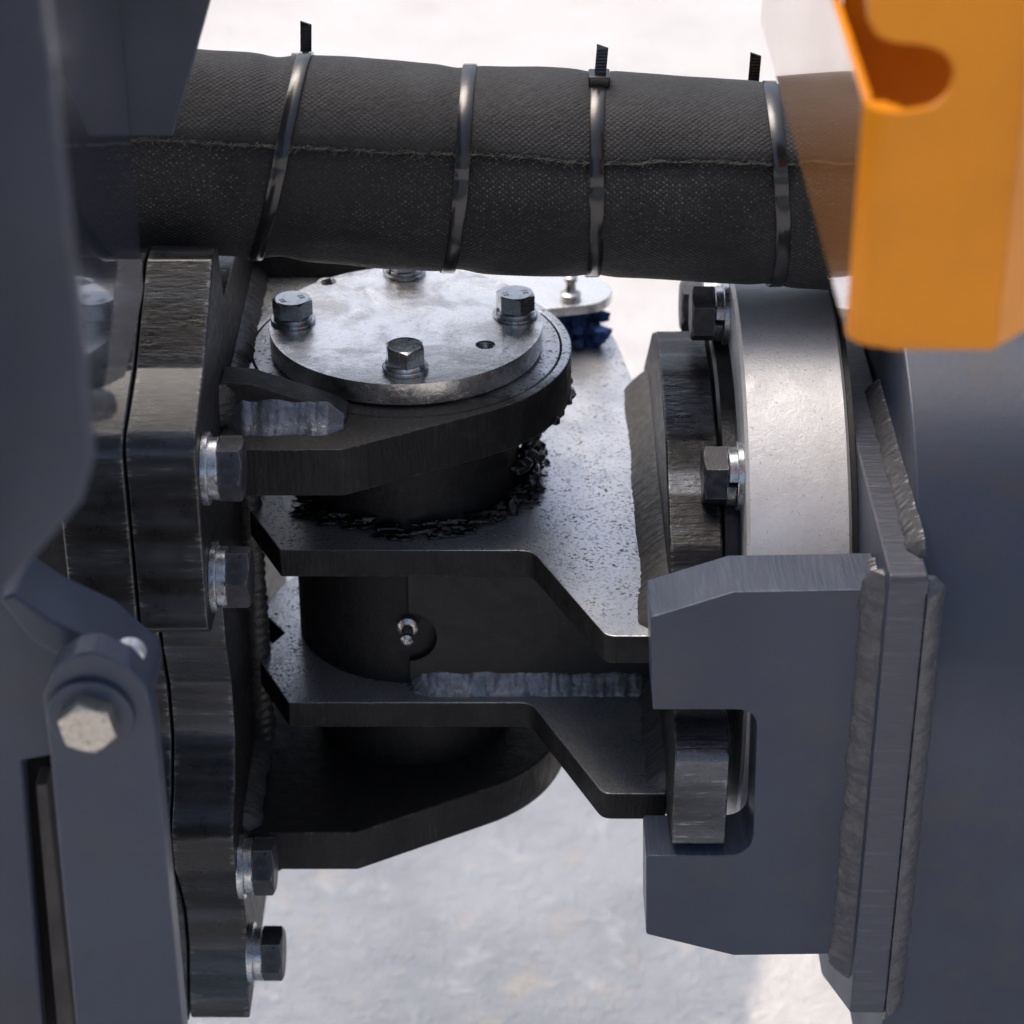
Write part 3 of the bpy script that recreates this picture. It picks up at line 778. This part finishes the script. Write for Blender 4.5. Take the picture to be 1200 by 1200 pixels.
def tie_tail(base, L, lean=0.0, w_=5.2, th=1.3):
    """cut-off ribbed tail standing up from the head"""
    bm = bmesh.new(); N = int(L / .75)
    rows = []
    for k in range(N + 1):
        z = L * k / N; y = (th * .5 if k % 2 else th * .32)
        top = .35 * w_ if k == N else 0
        xo = lean * z / L
        rows.append([bm.verts.new((base[0] + xo + sx * w_ / 2, base[1] + sy * y, base[2] + z + (top if sx < 0 else 0))) for sx, sy in ((-1, -1), (1, -1), (1, 1), (-1, 1))])
    for p, q in zip(rows, rows[1:]):
        for j in range(4): bm.faces.new((p[j], p[(j + 1) % 4], q[(j + 1) % 4], q[j]))
    bm.faces.new(rows[0]); bm.faces.new(rows[-1]); return bm
tie_labels = ['black cable tie nearest the blue panel, leaning with its short tail up behind the hose',
              'second cable tie from the left round the hose, showing no tail',
              'upright cable tie with its square head and ribbed tail showing on top of the hose',
              'cable tie round the hose end nearest the orange cover']
for k, ((x0, lean, _), lb) in enumerate(zip(TIES, tie_labels)):
    c = axis_pt(x0)
    t = thing('cable_tie', lb, 'cable tie', (x0, 0, c.z - RH), 'cable ties round the hose sleeve')
    link('strap', tie_ring(x0, lean), M['tie'], t, smooth=35)
    ht = {0: R(38), 1: R(10), 2: R(97), 3: R(30)}[k]
    hx = x0 + lean * .5 * math.sin(ht)
    hr = hose_r(hx, ht) + 2.6
    hc = Vector((hx, hr * math.cos(ht), c.z + hr * math.sin(ht)))
    bmh = bmesh.new(); gg = bmesh.ops.create_cube(bmh, size=1)
    rot = Matrix.Rotation(ht - R(90), 3, 'X')
    for v in gg['verts']: v.co = hc + rot @ Vector((v.co.x * 9.6, v.co.y * 9, v.co.z * 6.2 + 1.6))
    link('head', bmh, M['tie'], t, bevel=.8)
    if k != 1:
        tl = {0: 19, 2: 12, 3: 22}[k]
        link('tail', tie_tail((hc.x + (2 if k == 0 else (-6 if k == 3 else .5)), hc.y, hc.z + (4 if k == 2 else 1)), tl, .8), M['tie'], t, smooth=0)

# ------------------------------------------------------------------ orange slotted cover, near the camera
oc = thing('orange_cover', 'glossy orange sheet metal cover with a keyhole slot, near the camera', 'machine cover', (170, -400, 186))
YO = -400.0; XO = at(1004, 300, 'Y', YO).x; ZO = at(1080, 410, 'Y', YO).z
def op(px, py):
    q = at(px, py, 'Y', YO); return (q.x, q.z)
T = 3.0
ztop = 330.0
XR = at(1178, 300, 'Y', YO).x
def arcpts(c, r, a0, a1, n=12): return [(c[0] + r * math.cos(R(a0 + (a1 - a0) * i / n)), c[1] + r * math.sin(R(a0 + (a1 - a0) * i / n))) for i in range(n + 1)]
# front face, its left edge cut away by the slot; a round bay bites into it
sl = [op(1017, 0), op(1018, 25), op(1028, 42), op(1050, 50), op(1078, 52)]
bay = arcpts(op(1078, 92), op(1118, 92)[0] - op(1078, 92)[0], 88, -88, 14)
lowcut = [op(1062, 132), op(1048, 133), (XO + 10, op(1012, 133)[1])]
front = [(XO + 10, ZO + .8), (XO + 12, ZO + .2), (XO + 14.5, ZO), (XR, ZO), (XR, ztop), (sl[0][0], ztop)] + sl + bay[1:] + lowcut
def sweep_sheet():
    """one folded sheet: front face + rounded fold + side wall, given real thickness"""
    bm = bmesh.new()
    prism(front, 'Y', YO, YO + T, bm=bm)
    return bm
link('front_face', prism(front, 'Y', YO, YO + T, tri=True), [M['orange'], M['orange']], oc, bevel=.5)
# fold (quarter round) below the slot
bm = bmesh.new(); rf_ = 10; zs = [ZO + .9, op(1012, 133)[1]]; rows = []
for z in zs:
    o_ = [(XO + rf_ - rf_ * math.sin(R(a)), YO + rf_ - rf_ * math.cos(R(a))) for a in range(0, 91, 10)]
    i_ = [(XO + rf_ - 3.5 * math.sin(R(a)), YO + rf_ - 3.5 * math.cos(R(a))) for a in range(90, -1, -10)]
    rows.append([bm.verts.new((x, y, z)) for x, y in o_ + i_])
n_ = len(rows[0])
for j in range(n_): bm.faces.new((rows[0][j], rows[0][(j + 1) % n_], rows[1][(j + 1) % n_], rows[1][j]))
for r_ in rows: bm.faces.new(r_)
link('fold', bm, M['orange'], oc, smooth=40)
# side wall: plane x = XO, going back from the fold; its upper front edge slants away along the slot
def sp(px, py):
    q = at(px, py, 'X', XO); return (q.y, q.z)
zl = ZO + 1.6
side = [(YO + rf_, zl), (YO + rf_, op(1012, 131)[1]), (sp(975, 0)[0], sp(975, 0)[1]), (sp(962, -40)[0], ztop), (-104, ztop), (-104, ZO + 1), (-390, ZO + 1)]
link('side_wall', prism(side, 'X', XO, XO + T), [M['orangegloss'], M['orange']], oc, bevel=.8)
# inner stiffener behind the slot, and the right-hand return
link('inner_panel', prism([(XO + T + 1, ZO + 4), (XR + 60, ZO + 4), (XR + 60, ztop - 1), (XO + T + 14, ztop - 1), (XO + T + 14, op(1050, 62)[1]), (XO + T + 1, op(1030, 90)[1])], 'Y', YO + 92, YO + 95), [M['orange'], M['orange']], oc, bevel=.5)
link('unseen_shade_panel', prism([(XO + T + .2, YO), (XR + 480, YO), (XR + 480, YO + 270), (XO + T + .2, YO + 270)], 'Z', ztop + .3, ztop + 3), [M['black_deep'], M['black_deep']], oc, bevel=.5)  # unseen, added overhead to darken the slot's inside and shade the housing
rt = prism([(XR + .2, YO + .2), (XR + 150, YO + 158.8), (XR + 150, YO + 163.3), (XR + .2, YO + 4.4)], 'Z', ZO + .5, ztop)
link('return_flange', rt, [M['orange'], M['orange']], oc, bevel=.4)
link('bottom_lip', prism([(XO + 11, YO + T + .2), (XR, YO + T + .2), (XR, YO + 62), (XO + 6, YO + 62)], 'Z', ZO, ZO + T), [M['orange'], M['orange']], oc, bevel=.5)

# ------------------------------------------------------------------ left: blue panels near the camera
lp = thing('side_panel', 'glossy slate blue side panel with a wedge flange beside the hose', 'machine panel', (-110, -200, 60))
XP = -101.0
link('panel_sheet', prism(rounded([(-136, 80), (-136, 330), (-620, 330), (-620, 140), (-300, 112), (-196, 70), (-165, 74)], [4, 0, 0, 0, 20, 4, 6], 4), 'X', XP - 6, XP), [M['bluegloss'], M['blue']], lp, bevel=1.0)
def wq(px, py):
    q = at(px, py, 'Y', -134); return (q.x, q.z)
link('wedge_flange', prism([(XP - 6, wq(170, 158)[1]), wq(203, 158), wq(247, 0), (wq(262, -60)[0], 330), (XP - 6, 330)], 'Y', -135.5, -130), [M['blue'], M['blue']], lp, bevel=.8)
link('weld_bead', bead([(XP + 1.0, -310, 118), (XP + 2, -300, 112), (XP + 2, -262, 92), (XP + 2, -255, 88)], 5, seed=41, ripple=.25, pitch=8), M['weldblue'], lp, smooth=70)
link('unseen_shade_sheet', prism([(-620, -640), (-78, -640), (-78, 40), (-620, 40)], 'Z', 372, 378), [M['blue'], M['blue']], lp, bevel=1.0)  # out-of-view plate added overhead to shade the left flange
link('back_sheet', prism([(-620, 330), (XP, 330), (XP, 371.8), (-620, 371.8)], 'Y', -134, -128), [M['blue'], M['blue']], lp)
np_ = thing('near_panel', 'large dark slate blue panel filling the upper left, very close and blurred', 'machine panel', (-100, -480, 150))
YN = -480.0
def nq(px, py):
    q = at(px, py, 'Y', YN); return (q.x, q.z)
link('panel_plate', prism(rounded([nq(44, -60), nq(62, 100), nq(98, 420), nq(108, 545), nq(95, 590), nq(-10, 712), nq(-160, 760), nq(-200, -60)], [0, 30, 40, 10, 6, 0, 0, 0], 5), 'Y', YN, YN + 8), [M['blue'], M['blue']], np_, bevel=1.5)
link('panel_return', prism([(nq(-160, 0)[0], YN + 8.2), (nq(-160, 0)[0] + 6, YN + 8.2), (nq(-160, 0)[0] + 6, YN + 180), (nq(-160, 0)[0], YN + 180)], 'Z', 140, 330), [M['blue'], M['blue']], np_, bevel=1.0)

la = thing('link_arm', 'blurred slate blue link arm with one big hex bolt head in the lower left', 'link arm', (-100, -320, -200))
YL = -320.0
def lq(px, py, y=YL):
    q = at(px, py, 'Y', y); return (q.x, q.z)
arm = [lq(97, 1290), lq(58, 880), lq(50, 815), lq(62, 785), lq(88, 768), lq(112, 764), lq(150, 782), lq(172, 806), lq(180, 850), lq(222, 1290)]
link('arm_plate', prism(rounded(arm, [0, 10, 8, 8, 8, 8, 8, 8, 20, 0], 4), 'Y', YL, YL + 14), [M['blue'], M['blue']], la, bevel=1.2)
bx, bz = lq(107, 836)
nb_ = link('bolt', head_bm(18.6, 8), M['tan'], la, smooth=24, xf=Matrix.Translation(Vector((bx, YL - 3, bz)) * MM) @ Vector((0, -1, 0)).to_track_quat('Z', 'Y').to_matrix().to_4x4() @ Matrix.Rotation(R(12), 4, 'Z'))
wz = link('washer', washer_bm(15.5, 6, -3, -.0), M['blue'], None, smooth=30); wz.parent = nb_
bkt = thing('lower_panel', 'blurred slate blue frame panel with a sloping top rib at the lower left edge', 'machine panel', (-140, -290, -150))
YK = -285.0
def kq(px, py): return lq(px, py, YK)
link('panel_plate', prism([kq(-140, 690), kq(8, 692), kq(68, 724), kq(70, 884), kq(26, 892), kq(56, 1290), kq(-140, 1290)], 'Y', YK, YK + 10, tri=True), [M['blue'], M['blue']], bkt, bevel=1.2)
link('top_rib', prism([kq(2, 690), kq(20, 683), kq(62, 712), kq(126, 742), kq(180, 790), kq(182, 816), kq(150, 798), kq(90, 768), kq(40, 738)], 'Y', YK - 8, YK + 24), [M['blue'], M['blue']], bkt, bevel=2.0)
link('slot_backing', prism([kq(-30, 720), kq(140, 780), kq(150, 1330), kq(-30, 1330)], 'Y', YK + 26, YK + 30), [M['black_deep'], M['black_deep']], bkt)
link('inner_strip', prism([kq(38, 930), kq(52, 930), kq(92, 1290), kq(70, 1290)], 'Y', YK + 6, YK + 18), [M['strip'], M['strip']], bkt, bevel=.8)
link('rivet', lathe([(0.01, YK - 15), (3.4, YK - 14.6), (5.4, YK - 12.5), (5.8, YK - 8.2)], axis='Y', c=(kq(157, 748)[0], 0, kq(157, 748)[1]), n=24), M['pinwhite'], bkt, smooth=30, label='pale rivet end above the arm')

# ------------------------------------------------------------------ far side: steering pin keeper
kp = thing('steering_pin', 'blurred bright pin plate with a grease nipple beyond the round cover', 'pin', (90, 150, -90))
link('ear_plate', prism(rounded([(20, 100.5), (XW - 6, 100.5), (108, 150), (98, 196), (70, 205), (30, 150)], [0, 0, 10, 12, 12, 0], 4), 'Z', -97, -84), [M['speck'], M['cutZ']], kp, bevel=.8)
link('pin_post', lathe([(17, -84), (17, -62)], c=(80, 168, 0), n=48), M['rag'], kp, smooth=30, label='blue smeared post under the plate')
link('keeper_plate', prism(hull(circ(86, 158, 19, 40) + circ(50, 156, 25, 40)), 'Z', -61.8, -56), [M['keeper'], M['keeper']], kp, bevel=.8)
link('grease_nipple', lathe([(5.6, -55.8), (5.6, -52), (3.8, -51), (3.0, -50), (2.6, -46), (3.6, -45), (3.6, -42.5), (1.5, -41)], c=(82, 146, 0), n=24), M['nipple'], kp, smooth=35)
it = [((rnd.uniform(76, 100), rnd.uniform(138, 160), rnd.uniform(-84, -70)), (rnd.uniform(2, 6), rnd.uniform(3, 6), rnd.uniform(2, 5))) for k in range(16)]
rg = link('blue_grease', lumps(it, seed=14, amp=.3), M['rag'], kp, smooth=180); rg['kind'] = 'stuff'
